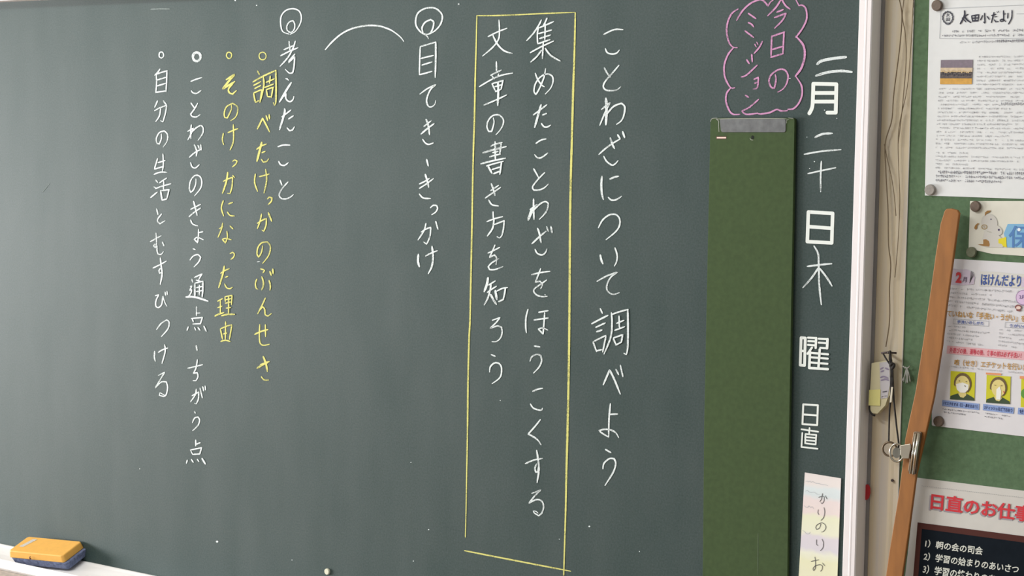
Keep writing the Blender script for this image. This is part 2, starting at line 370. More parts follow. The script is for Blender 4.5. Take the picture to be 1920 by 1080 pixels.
# column: 目 て き 、 き っ か け
for v, s in [
 (R1, '112,350 108,450 105,560;112,350 230,315;3.2|228,315 228,450 224,580;118,438 212,415;125,488 200,465;105,560 140,552 200,535'),
 (R1, '110,705 165,665 228,635 190,670 165,725 160,765 175,798 200,800 222,780 228,755'),
 (R1, '3.6|155,895 170,930 182,1010;3.2|118,1005 165,965 215,928;140,948 195,905;130,1045 150,1072 175,1083 210,1072'),
 (R2, '3.2|160,115 172,165'),
 (R2, '3.6|150,228 165,280 175,325;105,300 150,278 180,258;105,333 160,298 210,260;105,375 135,405 190,408'),
 (R2, '188,478 210,460 235,462 242,482 228,510 198,530'),
 (R2, '155,595 140,650 95,720;120,660 150,640 190,625 185,690 160,752 138,735;228,580 245,640'),
 (R2, '4|98,828 95,880 105,920;152,840 200,815 242,800;3.6|200,768 208,850 198,920 172,972')]: ch(v, s, 2.8)
# column: 考 え た こ と
for v, s in [
 (L1, '1208,310 1215,380;1170,372 1240,342;1255,308 1238,360 1200,430 1140,498;1145,418 1210,385 1275,358;1205,460 1252,405;1205,470 1250,425 1245,500 1235,545 1210,548 1180,520'),
 (K2, '585,212 605,215 625,235;3.8|665,270 600,370 495,550;560,470 590,430 585,490 610,530 650,545 690,515 702,470'),
 (K2, '3.6|570,650 565,720 495,950;530,765 590,720 660,665;625,795 695,750;605,925 640,965 680,955 710,908'),
 (L2, '1125,20 1165,8 1215,8;1130,130 1145,155 1175,160 1202,140'),
 (L2, '1140,270 1155,310;1200,285 1160,330 1135,375 1145,405 1180,412 1215,400 1240,380')]: ch(v, s, 2.7)
# yellow column: 調 べ た け っ か の ぶ ん せ き
for v, s in [
 (K2, '175,100 205,155;3|110,260 240,185 445,90;120,310 225,255;135,355 225,310;120,420 235,370;3|120,430 145,555;240,375 212,555;150,555 200,528;3|262,190 265,330 210,555;3|440,90 445,350 440,560 420,600 405,560;300,265 420,215;360,175 350,280;280,340 410,290;305,375 320,470;305,370 410,335;400,340 375,485;320,472 375,475'),
 (K2, '3|175,940 250,785 300,880 350,980;300,745 325,820;3|345,735 350,795'),
 (L2, '4|1003,-12 985,60 967,130;965,40 1000,15 1040,0;1005,65 1030,54;1000,115 1015,135 1040,130 1055,110'),
 (L2, '955,225 950,290 972,355;985,245 1025,235 1060,225;1032,190 1040,270 1020,368'),
 (L2, '1045,412 1060,398 1080,405 1075,430 1050,455'),
 (L2, '1002,525 990,580 970,635;970,595 1010,570 1038,560 1035,610 1018,655 1005,645;3|1052,515 1078,580'),
 (L2, '1010,765 1000,815 980,848 968,825 975,775 1005,740 1045,735 1068,770 1055,835 1010,895'),
 ((460, 500, 18), '515,75 600,100 650,125 595,210;390,420 345,530 345,650 375,740 425,760;3|555,345 600,480 610,620 580,720 545,785;800,465 835,580 845,700 830,790;3.4|830,165 875,290;3.6|925,85 935,240'),
 (L3, '1030,75 1010,120 972,195;985,170 1010,140 1025,160 1030,200 1050,210 1075,192'),
 (L3, '3|950,348 1000,325 1050,312;988,275 985,350 990,410 1015,430 1060,422;1030,275 1032,365'),
 (L3, '3.8|1015,515 1035,570 1045,625;992,575 1060,550;3.4|968,602 1015,573 1060,552;1000,665 1020,688 1055,690')]: ch(v, s, 2.6, M_YEL)
# yellow column: そ の け っ か に な っ た 理 由
for v, s in [
 (L1, '4|738,597 798,560 755,610 712,665 800,612;3.2|790,622 755,665 760,695 785,705 812,680'),
 (L1, '775,790 775,820 745,885 725,880 722,845 740,800 785,775 820,800 822,840 805,880 770,905'),
 (L1, '715,1000 708,1050 718,1085;750,995 795,975 825,965;790,935 792,1030 785,1080 765,1125'),
 (L2, '785,130 800,120 818,128 808,150 783,172'),
 (L2, '3.2|748,212 738,280 708,372;715,280 750,262 785,250 780,320 765,372 745,370;785,235 800,252'),
 (L2, '715,425 700,480 718,540;752,450 785,438;745,510 765,535 798,540'),
 (L2, '710,592 700,640 675,700;685,635 712,620;765,615 788,638;742,655 745,700 730,742 708,715 730,708 775,718'),
 (L2, '765,822 785,812 798,825 792,848 772,865'),
 (L2, '3.2|722,915 710,980 680,1078;695,970 725,950 760,935;730,1000 750,992;725,1050 740,1078 765,1085 782,1075'),
 (K1, '680,500 755,460;720,490 718,680;680,595 745,570;3|640,715 690,690 770,665;785,435 792,510;785,435 890,415;888,415 878,550;795,480 870,462;790,530 870,510;840,430 838,690;805,600 870,590;3|735,710 830,690 925,690'),
 (K1, '795,795 792,1050;720,900 750,1050;720,900 800,865 885,840;885,845 850,1050;760,975 815,960;725,1082 795,1065 860,1082')]: ch(v, s, 2.5, M_YEL)
# column: こ と わ ざ の き ょ う 通 点 、 ち が う 点
for v, s in [
 (L1, '472,610 510,595 553,582;475,680 485,695 515,700 548,678'),
 (L1, '472,772 500,812;522,775 500,815 470,855 480,872 510,878 540,860'),
 (L1, '475,935 470,990 472,1040;448,985 490,962 470,1010 448,1050;470,1000 510,960 545,940 562,955 560,1000 525,1053'),
 (L2, '3|497,5 515,50 512,90;460,100 500,65 550,38;525,10 535,35;3|545,5 549,45;470,140 480,170 505,180 535,155'),
 (L2, '510,262 508,300 490,345 470,362 460,330 470,275 500,238 535,240 553,275 545,330 500,388'),
 (L2, '3|492,430 505,480 518,535;470,490 510,470 545,452;458,545 500,510 545,480;470,570 485,600 525,615'),
 (L2, '528,640 528,690 522,740 498,715 520,700 565,718;530,665 562,658'),
 (L2, '488,785 505,793;465,870 490,840 525,830 545,850 530,885 495,922'),
 (K1, '345,155 455,105 420,160 405,195;370,195 440,215;305,180 320,225;285,285 310,280 275,340 305,335 295,375 265,425 220,438;3.6|220,438 350,440 540,498;3|350,245 350,435;350,240 470,210;3|465,210 465,330 455,440;415,265 415,410;370,305 460,285;370,360 460,345'),
 (K1, '375,580 375,710;380,672 425,670;300,750 460,735 430,825 320,830;310,750 330,800;255,870 235,925;345,880 365,920;395,880 425,920;480,860 515,935'),
 (L3, '3|512,432 518,468'),
 (L3, '448,602 500,590 560,575;520,538 510,600 490,640 520,635 525,665 510,695 488,695'),
 (L3, '512,758 505,800 468,855;480,808 530,780 528,830 512,870 500,865;540,750 558,825;560,740 568,772;578,735 582,765'),
 (L3, '498,925 505,940;483,1010 500,975 525,968 537,990 525,1030 485,1070'),
 (L4, '508,60 508,105;510,92 542,80;468,135 552,118 538,165 485,168 468,135;445,210 438,235;475,205 490,228;520,205 532,222;3.2|555,198 580,240')]: ch(v, s, 2.5)
# column: 自 分 の 生 活 と む す び つ け る
for v, s in [
 (L1, '240,517 225,540 200,565;205,560 245,545 295,530;212,555 215,620 208,695;292,530 290,600 285,688;220,600 285,580;218,645 283,625;208,692 285,682'),
 (L1, '222,755 200,805;265,755 290,790;200,830 240,808 290,790 280,850 262,915 245,905;245,812 235,870 208,912'),
 (L1, '250,1005 250,1040 235,1080 218,1075 212,1040 235,995 272,982 297,1010 292,1060 264,1102'),
 (L2, '222,108 198,188;225,140 278,124;262,75 265,150 258,205;200,188 268,168;195,228 240,212 292,212'),
 (L2, '208,270 222,288;195,322 208,328;170,402 220,360;290,255 235,292;205,335 260,315 322,298;268,280 266,345;3|245,350 255,420;250,350 308,342 290,415;255,422 290,412'),
 (L2, '215,487 225,530;252,525 225,560 222,580 240,598 278,575'),
 (L2, '168,732 200,715 248,688;210,668 215,740 205,778 192,765 200,752 215,760 218,800 225,825 248,828 265,808;258,735 270,765'),
 (L2, '188,930 240,905 288,878;3|242,855 250,920 255,980 242,1052;245,930 232,950 238,970 252,960'),
 (L3, '205,58 232,50 210,95 210,138 228,148 252,125 262,60 275,105 292,137;278,30 283,55;292,25 296,50'),
 (L3, '215,310 250,265 290,240 308,255 300,305 250,365'),
 (L3, '3|200,475 198,520 205,548;228,482 262,462 298,450;275,425 278,480 255,565'),
 (L3, '228,655 275,632 240,690 205,748 250,705 288,705 297,745 288,795 270,812 235,805 240,785 275,805')]: ch(v, s, 2.5)
# ringed bullets, arc and frame lines
ch(R1, '172,290 160,268 110,235 78,180 90,105 145,65 215,60 262,90 278,130 262,185 225,228 180,255 145,262;3|135,250 125,210 148,168 190,147 212,165 208,205 190,245 165,258 140,252', 3, name='chalk_ring')
ch(L1, '1205,255 1160,235 1145,180 1150,120 1185,78 1240,65 1285,85 1300,130 1290,180 1255,235 1215,257;1218,242 1195,228 1192,195 1210,165 1238,155 1250,180 1248,215 1230,240 1205,243', 2.5, name='chalk_ring')
ch(L1, '3|1480,372 1530,315 1600,255 1680,215 1780,193 1870,193 1920,205 1980,230 2040,275 2068,310', 3, name='chalk_arc')
def ringm(cx, cy, rx, ry, wd, m):
    s = ' '.join('%g,%g' % (cx+rx*math.cos(a*math.pi/6+.9)*random.uniform(.93, 1.05), cy+ry*math.sin(a*math.pi/6+.9)) for a in range(13))
    ch(L1, s, wd, m, 'chalk_bullet', 'yellow chalk bullet' if m is M_YEL else None, .8)
ringm(250, 412, 18, 23, 2.3, M_WHITE); ringm(515, 426, 29, 33, 4.6, M_WHITE); ringm(758, 415, 20, 24, 2.3, M_YEL); ringm(1010, 420, 28, 29, 2.0, M_YEL)
YL = 'yellow chalk line'
ch((0, 0, 1), '3|894.2,29.5 893,75 891,150 889.5,225 888,270 886.2,345 885,420 882.5,540 881.2,602 879.5,635 877.5,715 876.5,810 875,885 873.7,960 872.5,1007', 3.2, M_YEL, 'chalk_line', YL)
ch((0, 0, 1), '894,29.3 935,29 1010,25.8 1077,23', 2.4, M_YEL, 'chalk_line', YL)
ch((0, 0, 1), '1078.7,24 1077,100 1074.5,175 1072,270 1070,345 1069,410 1068,540 1067,650 1065.5,740 1064,810 1062,885 1060.5,960 1058,1040 1057,1078', 4, M_YEL, 'chalk_line', YL)
ch((0, 0, 1), '871,1032.5 935,1045 1010,1059.5 1070,1071', 2.8, M_YEL, 'chalk_line', YL)
# pink cloud: 今 日 の  ミ ッ シ ョ ン
for s in ['575,0 540,55 478,118;580,-12 610,40 645,68;545,92 595,72;528,132 615,100 590,150 530,212',
          '508,270 503,420;512,272 605,240;600,240 592,405;510,372 590,348;500,430 595,402',
          '535,560 540,600 528,660 505,655 488,610 505,560 560,522 605,525 630,565 622,620 595,665 555,690']: ch(CK, s, 3.2, M_PINK)
for s in ['332,100 390,140;332,170 355,180 373,202;308,232 372,280', '2|380,330 392,352;2|395,315 405,335;438,310 415,355 375,402',
          '320,448 340,478;358,408 362,465;280,577 320,562 400,488', '375,595 408,580 400,655 368,668;380,625 402,615', '310,715 335,730;285,832 340,805 410,745']: ch(CK, s, 3.0, M_PINK)
ch(CK, '245,152 290,80 350,25 410,0 445,5 480,45 500,15 530,-10;255,68 210,100 180,160 170,230 185,310 215,352 250,357;222,357 180,410 152,490 155,570 180,630 205,660 230,658;200,660 170,700 165,760 190,830 220,857 270,857;285,835 320,857 400,850;400,848 420,855 490,845 545,822 580,832 625,830;630,820 670,815 710,775 735,710 730,640 690,575;4|685,572 730,510 755,420 745,340 690,272;690,280 740,210 770,140 765,70 740,40 712,42 690,0', 3.2, M_PINK, 'chalk_cloud', 'pink chalk cloud outline')
# the date in chalk: 二 / 二 十 / 木
ch(Q1, '5.5|370,480 400,458 480,440 585,428;5|360,568 450,542 550,532 628,540', 5.5, taper=.7)
ch(Q1, '4|352,1030 410,1005 482,1000;3.2|272,1157 400,1135 548,1122', 4)
ch(Q2, '3.2|400,130 395,240 395,358;3|300,222 400,200 508,178', 3.2)
ch(Q2, '345,765 375,820 380,900 385,1060 400,1205;295,918 400,905 478,898;380,925 330,1000 262,1078;385,930 440,1000 480,1065', 3.6)
# painted letters 月 日 曜 日直
Z3 = (1490, 610, 4.32)
def painted(view, s, wd): written('painted_character', s, *view, wd, -.0004, M_PAINT, cb, even=True)
painted(Q1, '310,850 332,800 338,700 340,628;340,628 513,632;513,632 508,845;508,845 445,845;345,697 505,697;342,762 505,762', 7)
painted(Q2, '303,510 485,520;485,520 478,742;478,742 295,732;295,732 303,510;305,620 480,632', 6.6)
painted(Z3, '52,100 86,103;86,103 80,325;80,325 45,322;45,322 52,100;4.5|50,207 83,208;3.9|108,100 175,103;4.5|174,103 170,182;3.7|110,128 172,131;3.9|108,158 170,163;3.9|195,108 266,112;4.9|266,112 262,186;3.9|208,182 262,186;3.7|195,140 262,145;4.1|140,180 105,230;4.9|124,215 118,345;4.1|125,222 270,235;3.9|125,258 268,270;3.9|125,300 265,312;4.7|118,345 268,355;4.5|203,195 192,350', 5.2)
painted(Z3, '70,640 188,648;188,648 182,808;182,808 63,800;63,800 70,640;70,722 185,730', 3.6)
painted(Z3, '55,842 190,862;120,832 120,858;88,880 175,888;175,888 170,965;170,965 85,955;85,955 88,880;85,905 172,912;85,930 170,938;62,872 55,985;55,985 185,1000;118,858 118,880', 3.1)
# specks of chalk
V, FC = [], []
for x, y, r in [(804, 183+270*0, .0)]: pass
for vx, vy, r in [(803.7, 993, 1.3), (775, 1052, 1), (1105, 987, 1.7), (1048.7, 1011, .8), (1199, 1034, .9), (860, 7.7, 1.4), (938, 751, 1), (407, 1015.5, 2.2), (481, 10, 1.2), (441, .8, 1.5), (547.5, 1050, .9), (1481, 147, 1.2), (1546, 206.5, 1.2), (1527, 303, 1.2), (1518, 316, 1), (1569, 222, .8), (770.5, 867, .9), (1513, 257, .9), (262, 879, .8)]:
    fan(ell(vx, vy, r*1.1, r*.9, 8), YC, V, FC)
ribbon([(482, 491), (487, 490.5)], 1.1, YC, V, FC)
o = obj('chalk_specks', V, FC, M_WHITE, cb); o['kind'] = 'stuff'
M_SMEAR = chalk('rubbed_chalk', (132, 142, 140))
for a, wd_ in [([(80, 360), (93, 344)], .9), ([(283, 17.4), (300, 16.6), (318, 16.8)], 2.2)]:
    V, FC = [], []; ribbon(a, wd_, YC, V, FC); obj('chalk_smear', V, FC, M_SMEAR, cb)

# ------------------------------------------------------------------ chalk eraser in the tray
er_loc = Vector((.1301, -.0813, .8514))
er = thing('chalk_eraser', 'orange topped chalkboard eraser with blue felt, tilted in the white chalk tray', 'eraser', er_loc)
yaw, pit, rol, L_, W_, H_ = .1603, .3284, -.0396, .1500, .0673, .0152
RM = Matrix.Rotation(yaw, 3, 'Z') @ Matrix.Rotation(pit, 3, 'X') @ Matrix.Rotation(rol, 3, 'Y')
def ebox(name, lo, hi, inset, m, bev, rad=.008, labs=None):
    """rounded-corner slab in the eraser's own frame, its top drawn in a little"""
    def ring(z, ins):
        out = []; x0, x1, y0, y1 = lo[0]+ins, hi[0]-ins, lo[1]+ins, hi[1]-ins
        for cx, cy, a0 in ((x1-rad, y1-rad, 0), (x0+rad, y1-rad, 90), (x0+rad, y0+rad, 180), (x1-rad, y0+rad, 270)):
            for j in range(6):
                a = math.radians(a0+18*j); out.append(RM @ Vector((cx+rad*math.cos(a), cy+rad*math.sin(a), z)) + er_loc)
        return out
    a = ring(lo[2], 0 if inset > 0 else -inset); b = ring(hi[2], max(0, inset)); n = len(a)
    fs = [tuple(range(n))[::-1], tuple(range(n, 2*n))] + [(i, (i+1) % n, n+(i+1) % n, n+i) for i in range(n)]
    return obj(name, a+b, fs, m, er, bevel=bev)
ebox('shell', (0, 0, 0), (L_, W_, H_), .0025, mat('orange_leatherette', (242, 184, 92), .42, noise=.04, scale=90, bump=.1), .0018, .006)
ebox('felt_pad', (.003, .0005, -.0172), (L_+.007, W_+.001, .0), -.004, mat('blue_corduroy', (104, 114, 146), .95, noise=.35, scale=160, bump=.8, stretch=(1, 1, 1)), .002, .007)
def epts(l): return [RM @ Vector(p) + er_loc for p in l]
z = H_+.0003
o = obj('maker_label', epts([(.014, .022, z), (.026, .022, z), (.036, .056, z), (.024, .056, z)]), [(0, 1, 2, 3)], mat('worn_silver_print', (205, 200, 192), .5, noise=.15, scale=300), er)
v1, f1 = tube(epts([(.062, -.001, .008), (.062, -.0032, .0075), (.062, -.0034, .004), (.062, -.001, .0035)]), .0011)
obj('rivet', v1, f1, mat('dull_brown_metal', (110, 70, 62), .4, .6), er, smooth=True)

# ------------------------------------------------------------------ small green magnetic board on the chalkboard
MBF = -.007
mb = thing('magnetic_board', 'narrow green magnetic board hung upright on the right part of the chalkboard', 'board', P(1405, 1080, 0))
def rq(pts, r=3):
    """round the corners of a pixel outline"""
    out = []; n = len(pts)
    for i in range(n):
        p, a, b = Vector(pts[i]), Vector(pts[i-1]), Vector(pts[(i+1) % n])
        u = (a-p).normalized()*r; v = (b-p).normalized()*r
        for t in (0, .33, .67, 1): q = p + u*(1-t)**2 + v*t**2; out.append((q.x, q.y))
    return out
m = mat('green_magnet_sheet', (66, 83, 52), .7, noise=.10, scale=120, spec=.15)
slab('panel', rq([(1332, 221), (1490, 221), (1484, 560), (1479, 860), (1476, 1120), (1317, 1108), (1320, 800), (1326, 500)], 5), MBF, -.0008, m, mb, .0006)
mm = mat('dull_grey_metal', (98, 100, 102), .6, .1, noise=.22, scale=90)
lp = slab('hanger_plate', rq([(1349, 223), (1473, 223), (1473, 248), (1352, 248)], 4), MBF-.0012, MBF, mm, mb, .0003); lp['label'] = 'grey metal strip'
V, FC = [], []
ribbon([(1348, 247), (1347.5, 227), (1352, 223), (1470, 222.5), (1474.5, 226), (1474.5, 231)], 1.3, MBF-.0014, V, FC)
ribbon([(1332, 228), (1335, 222.5), (1345, 221.5)], 1.1, MBF-.0003, V, FC); ribbon([(1478, 221), (1487, 222)], 1.1, MBF-.0003, V, FC)
obj('scuffed_edge', V, FC, mat('bare_edge', (150, 152, 142), .6), mb)
flat('tag', [[(1343, 255.5), (1362, 255.5), (1362, 261), (1343, 261)]], MBF-.0003, mat('tag_back', (86, 50, 40), .6), mb)
flat('tag_print', [[(1344, 257), (1361.5, 257), (1361.5, 259.5), (1344, 259.5)]], MBF-.0005, mat('tag_front', (235, 208, 196), .6), mb)
flat('screw_hole', [ell(1411, 257.5, 2.6, 3.6)], MBF-.0003, mat('dark_hole', (20, 26, 18), .9), mb)
V, FC = [], []; ribbon([(1406, 259), (1408, 262), (1412, 262.5)], 1.2, MBF-.0004, V, FC); obj('hole_rim', V, FC, MATS['bare_edge'], mb)
V, FC = [], []; ribbon([(1421.5, 1000), (1421, 1050), (1421, 1078)], .8, MBF-.0003, V, FC, step=6); obj('scratch', V, FC, mat('faint_scratch', (96, 112, 90), .7), mb)

# ------------------------------------------------------------------ name strip
ns = thing('name_strip', 'paper name strip with crayon bands beside the narrow green board', 'paper strip', P(1538, 1080, 0))
m = mat('crayoned_paper', (230, 232, 222), .85); nt = m.node_tree; b = nt.nodes['Principled BSDF']
geo = nt.nodes.new('ShaderNodeNewGeometry'); sp = nt.nodes.new('ShaderNodeSeparateXYZ'); nz = nt.nodes.new('ShaderNodeTexNoise'); nz.inputs['Scale'].default_value = 60; nz.inputs['Detail'].default_value = 4
ma = nt.nodes.new('ShaderNodeMath'); ma.operation = 'MULTIPLY_ADD'; ma.inputs[1].default_value = .012
mr = nt.nodes.new('ShaderNodeMapRange'); ztop = P(1540, 890).z; zbot = P(1540, 1080).z
mr.inputs['From Min'].default_value = ztop+.006; mr.inputs['From Max'].default_value = zbot+.006
r = nt.nodes.new('ShaderNodeValToRGB'); e = r.color_ramp.elements
stops = [(0, (233, 224, 222)), (.10, (233, 226, 224)), (.14, (220, 229, 232)), (.20, (217, 226, 229)), (.25, (233, 220, 220)), (.38, (235, 221, 218)), (.42, (233, 234, 206)), (.58, (234, 234, 212)), (.62, (222, 215, 223)), (.74, (220, 215, 223)), (.79, (235, 235, 217)), (.86, (233, 232, 198)), (1, (234, 232, 202))]
e[0].position, e[0].color = stops[0][0], lin(stops[0][1]); e[1].position, e[1].color = 1, lin(stops[-1][1])
for p_, c_ in stops[1:-1]: k = e.new(p_); k.color = lin(c_)
nt.links.new(geo.outputs['Position'], sp.inputs[0]); nt.links.new(geo.outputs['Position'], nz.inputs[0]); nt.links.new(nz.outputs['Fac'], ma.inputs[0]); nt.links.new(sp.outputs[2], ma.inputs[2])
nt.links.new(ma.outputs[0], mr.inputs[0]); nt.links.new(mr.outputs[0], r.inputs[0]); nt.links.new(r.outputs[0], b.inputs['Base Color'])
slab('sheet', [(1509, 886), (1576.5, 897), (1569, 1100), (1497, 1090)], -.0022, -.0008, m, ns)
N1 = (1480, 860, 4.906); M_PEN = mat('pencil_lead', (82, 80, 84), .6)
for s in ['270,355 305,345 320,350 318,390 300,415 290,405;305,320 295,370 280,395;330,340 345,370', '265,470 262,500 272,515;318,450 325,490 315,540 290,568',
          '290,600 275,640 250,650 242,630 260,605 300,590 330,610 335,640 310,672 295,675', '250,745 250,790 262,800;300,740 312,770 308,820 285,845',
          '200,945 270,930;235,905 240,960 238,1010 222,1030 218,1010 240,985 285,975 305,990 300,1020 285,1035;305,960 325,985']:
    written('pencil_character', s, *N1, 1.15, -.0026, M_PEN, ns, taper=.8)
for pts in ['150,210 165,205 175,215 190,205 200,218 215,210 240,225 270,228 300,238 330,240 355,250', '145,300 165,290 180,305 200,310 230,308 250,325 280,330', '135,430 150,445 165,450 180,432 195,450 210,440 225,462', '120,660 140,670 155,690 180,690 195,672']:
    V, FC = [], []; ribbon([(1480+float(q.split(',')[0])/4.906, 860+float(q.split(',')[1])/4.906) for q in pts.split()], .7, -.0025, V, FC)
    obj('crayon_line', V, FC, mat('crayon_grey', (178, 182, 190), .8), ns)

# small items on the chalkboard
o = disc('round_magnet', 612, 1072, .0058, -.0008, .004, mat('cream_magnet', (214, 212, 190), .4)); tag(o, 'tiny cream magnet at the bottom edge of the chalkboard', 'magnet')

# ------------------------------------------------------------------ bulletin board
BY = .016
bl = [(2.1015, 0.6), (2.1015, 2.55)]
bb = thing('bulletin_board', 'green felt bulletin board covered in notices at the right', 'bulletin board', (2.8, BY, .7))
m = mat('green_felt', (90, 114, 86), .9, noise=.12, scale=160, spec=.2, bump=.3)
box('felt_panel', (2.0905, BY, .42), (3.55, WALLY-.001, 2.3), m, bb)
mf = mat('board_edge', (182, 180, 176), .5)
box('edge_strip', (2.0895, BY-.0015, .42), (2.0905, WALLY-.001, 2.3), mf, bb)
for z0 in (.40, 2.30): box('edge_strip', (2.0895, BY-.004, z0), (3.55, WALLY-.001, z0+.02), mf, bb)
box('edge_strip', (3.55, BY-.004, .40), (3.57, WALLY-.001, 2.32), mf, bb)
PY = BY-.0012      # front of papers
def layer(k): return PY-.0004-.0003*k

def tiny_rows(name, quad, rows, cols, m, parent, k=1, fill=.86, hgt=.52, ends=None):
    """rows of type too small to read: little marks, broken as words are"""
    V, FC = [], []
    (ax, ay), (bx, by), (cx, cy), (dx, dy) = quad
    def at(u, q): return ((ax*(1-u)+bx*u)*(1-q)+(dx*(1-u)+cx*u)*q, (ay*(1-u)+by*u)*(1-q)+(dy*(1-u)+cy*u)*q)
    for i in range(rows):
        stop = 1 if ends is None else ends[i % len(ends)]; gap = 0
        for j in range(cols):
            if j/cols > stop: break
            if gap > 0: gap -= 1; continue
            if random.random() > fill: gap = random.choice((0, 1)); continue
            q0 = (i+(1-hgt)/2)/rows; q1 = (i+(1+hgt)/2)/rows
            for _ in range(2):
                ua, ub = (j+random.uniform(.02, .5))/cols, (j+random.uniform(.5, .95))/cols; qa = random.uniform(q0, q1-(q1-q0)*.35); qb = qa+(q1-q0)*random.uniform(.18, .35)
                fan([at(ua, qa), at(ub, qa), at(ub, qb), at(ua, qb)], layer(k), V, FC)
            if random.random() < .55:
                u = (j+random.uniform(.2, .7))/cols; fan([at(u, q0), at(u+.2/cols, q0), at(u+.2/cols, q1), at(u, q1)], layer(k), V, FC)
    o = obj(name, V, FC, m, parent); return o
def lines(name, ls, wd, m, parent, k=1):
    V, FC = [], []
    for l in ls: ribbon(l, wd, layer(k), V, FC, even=True, step=5)
    return obj(name, V, FC, m, parent)
M_GREY = mat('faint_print', (190, 190, 194), .85); M_GREY2 = mat('mid_print', (142, 142, 150), .85); M_RULE = mat('ruled_line', (176, 178, 184), .85)

# newsletter
nl = thing('newsletter', 'white school newsletter with black brush lettered title and small photo', 'newsletter', P(1850, 370, BY))
slab('sheet', [(1744, -60), (2060, -78), (2062, 378), (1734, 366.5)], PY, BY-.0002, M_PAPER, nl)
for q_ in ['385,205 420,180 448,160;3|410,122 408,180 362,268;3|412,190 440,225 478,252;405,222 425,246', '490,178 500,238;490,178 570,165 560,236;530,172 530,232;498,205 565,200;3|500,237 560,233',
          '635,150 640,262 625,248;612,175 590,225;665,185 688,218', '715,175 760,160;742,140 712,255;1.6|750,190 775,185;745,222 760,245 790,242;1.4|775,130 782,142;1.4|788,125 795,138',
          '848,122 850,200 845,235 820,242 810,226 840,216 872,242;850,160 870,155', '898,150 895,205;945,115 940,200 905,270']:
    written('brush_character', q_, 1740, 0, 6, 2.3, layer(1), M_INK, nl, taper=.7)
lines('print_box', [[(1764, 16), (1930, 9)], [(1764, 16), (1761.5, 72)], [(1761.5, 72), (1840, 72.5), (1930, 71)], [(1906, 26), (1930, 25.5)]], .8, M_RULE, nl)
V, FC = [], []
for i in range(26):
    a = math.radians(105+330*i/25); cx, cy = 1777+9.4*math.cos(a), 33+11*math.sin(a)
    fan(ell(cx, cy, 2.5, 1.3, 8, rot=math.degrees(a)+90+(35 if i % 2 else -35)), layer(1), V, FC)
ribbon([(1772, 44), (1777, 46), (1782, 44)], 1.6, layer(1), V, FC)
obj('print_emblem', V, FC, mat('emblem_ink', (96, 98, 108), .8), nl)
text_flat('print_emblem', '太', [(1773, 24), (1781, 24), (1781, 31.5), (1773, 31.5)], layer(1), M_INK, nl, bold=.01)
text_flat('print_emblem', '田', [(1773.5, 33), (1780.5, 33), (1780.5, 39.5), (1773.5, 39.5)], layer(1), M_INK, nl, bold=.02)
tiny_rows('print_lines', [(1785, 55), (1925, 50), (1925, 63), (1785, 63)], 1, 46, M_GREY2, nl, fill=.92)
tiny_rows('print_lines', [(1766, 63), (1925, 60), (1925, 71), (1766, 71)], 1, 54, M_GREY2, nl, fill=.92)
tiny_rows('print_lines', [(1799, 75), (1925, 71), (1925, 82), (1799, 84)], 1, 42, M_GREY, nl, fill=.9)
tiny_rows('print_heading', [(1868, 72), (1925, 71), (1925, 81), (1868, 82)], 1, 16, M_GREY2, nl, k=2, fill=1)
tiny_rows('print_lines', [(1832, 103), (1925, 102), (1925, 162), (1830, 162)], 8, 30, M_GREY, nl)
tiny_rows('print_lines', [(1760, 163), (1925, 163), (1925, 282), (1753, 280)], 16, 54, M_GREY, nl, ends=(1, 1, .9, 1, 1, .8, 1))
tiny_rows('print_heading', [(1876, 190), (1925, 190), (1925, 198), (1876, 198)], 1, 14, M_GREY2, nl, k=2, fill=1)
tiny_rows('print_lines', [(1754, 283), (1925, 284), (1925, 322), (1753, 318)], 5, 54, M_GREY, nl, ends=(.35, 1, .9))
tiny_rows('print_heading', [(1758, 318), (1925, 321), (1925, 330), (1758, 327)], 1, 44, M_GREY2, nl, k=2, fill=.97, hgt=.7)
tiny_rows('print_heading', [(1754, 326), (1925, 330), (1925, 338), (1754, 334)], 1, 50, M_GREY2, nl, k=2, fill=.97, hgt=.7)
tiny_rows('print_heading', [(1754, 334), (1925, 338), (1925, 346), (1754, 342)], 1, 50, M_GREY2, nl, k=2, fill=.97, hgt=.7, ends=(.7,))
flat('print_photo', [[(1764, 112.5), (1824, 112), (1823.5, 128), (1763.5, 128)]], layer(1), mat('photo_wall', (124, 112, 124), .6, noise=.1, scale=200), nl)
flat('print_photo', [[(1763.5, 127), (1823.5, 127), (1823, 136), (1763, 136)]], layer(2), mat('photo_banner', (204, 184, 156), .6, noise=.12, scale=200), nl)
flat('print_photo', [[(1763, 135), (1823, 135), (1822.5, 147), (1762.7, 147)]], layer(2), mat('photo_crowd', (84, 74, 74), .6, noise=.4, scale=240), nl)
flat('print_photo', [[(1762.7, 146), (1822.5, 146), (1822, 158), (1762.5, 158)]], layer(2), mat('photo_floor', (206, 156, 66), .6, noise=.12, scale=140), nl)
flat('print_photo', [ell(1766+i*3.1, 133.5+random.uniform(-.8, 2.5), 1.3, 1.6, 8) for i in range(18)], layer(3), mat('photo_heads', (206, 178, 130), .6), nl)
flat('print_photo', [ell(1768+i*4.2, 139+random.uniform(-1, 3), 1.5, 2, 8) for i in range(13)], layer(3), mat('photo_figures', (52, 46, 54), .6), nl)

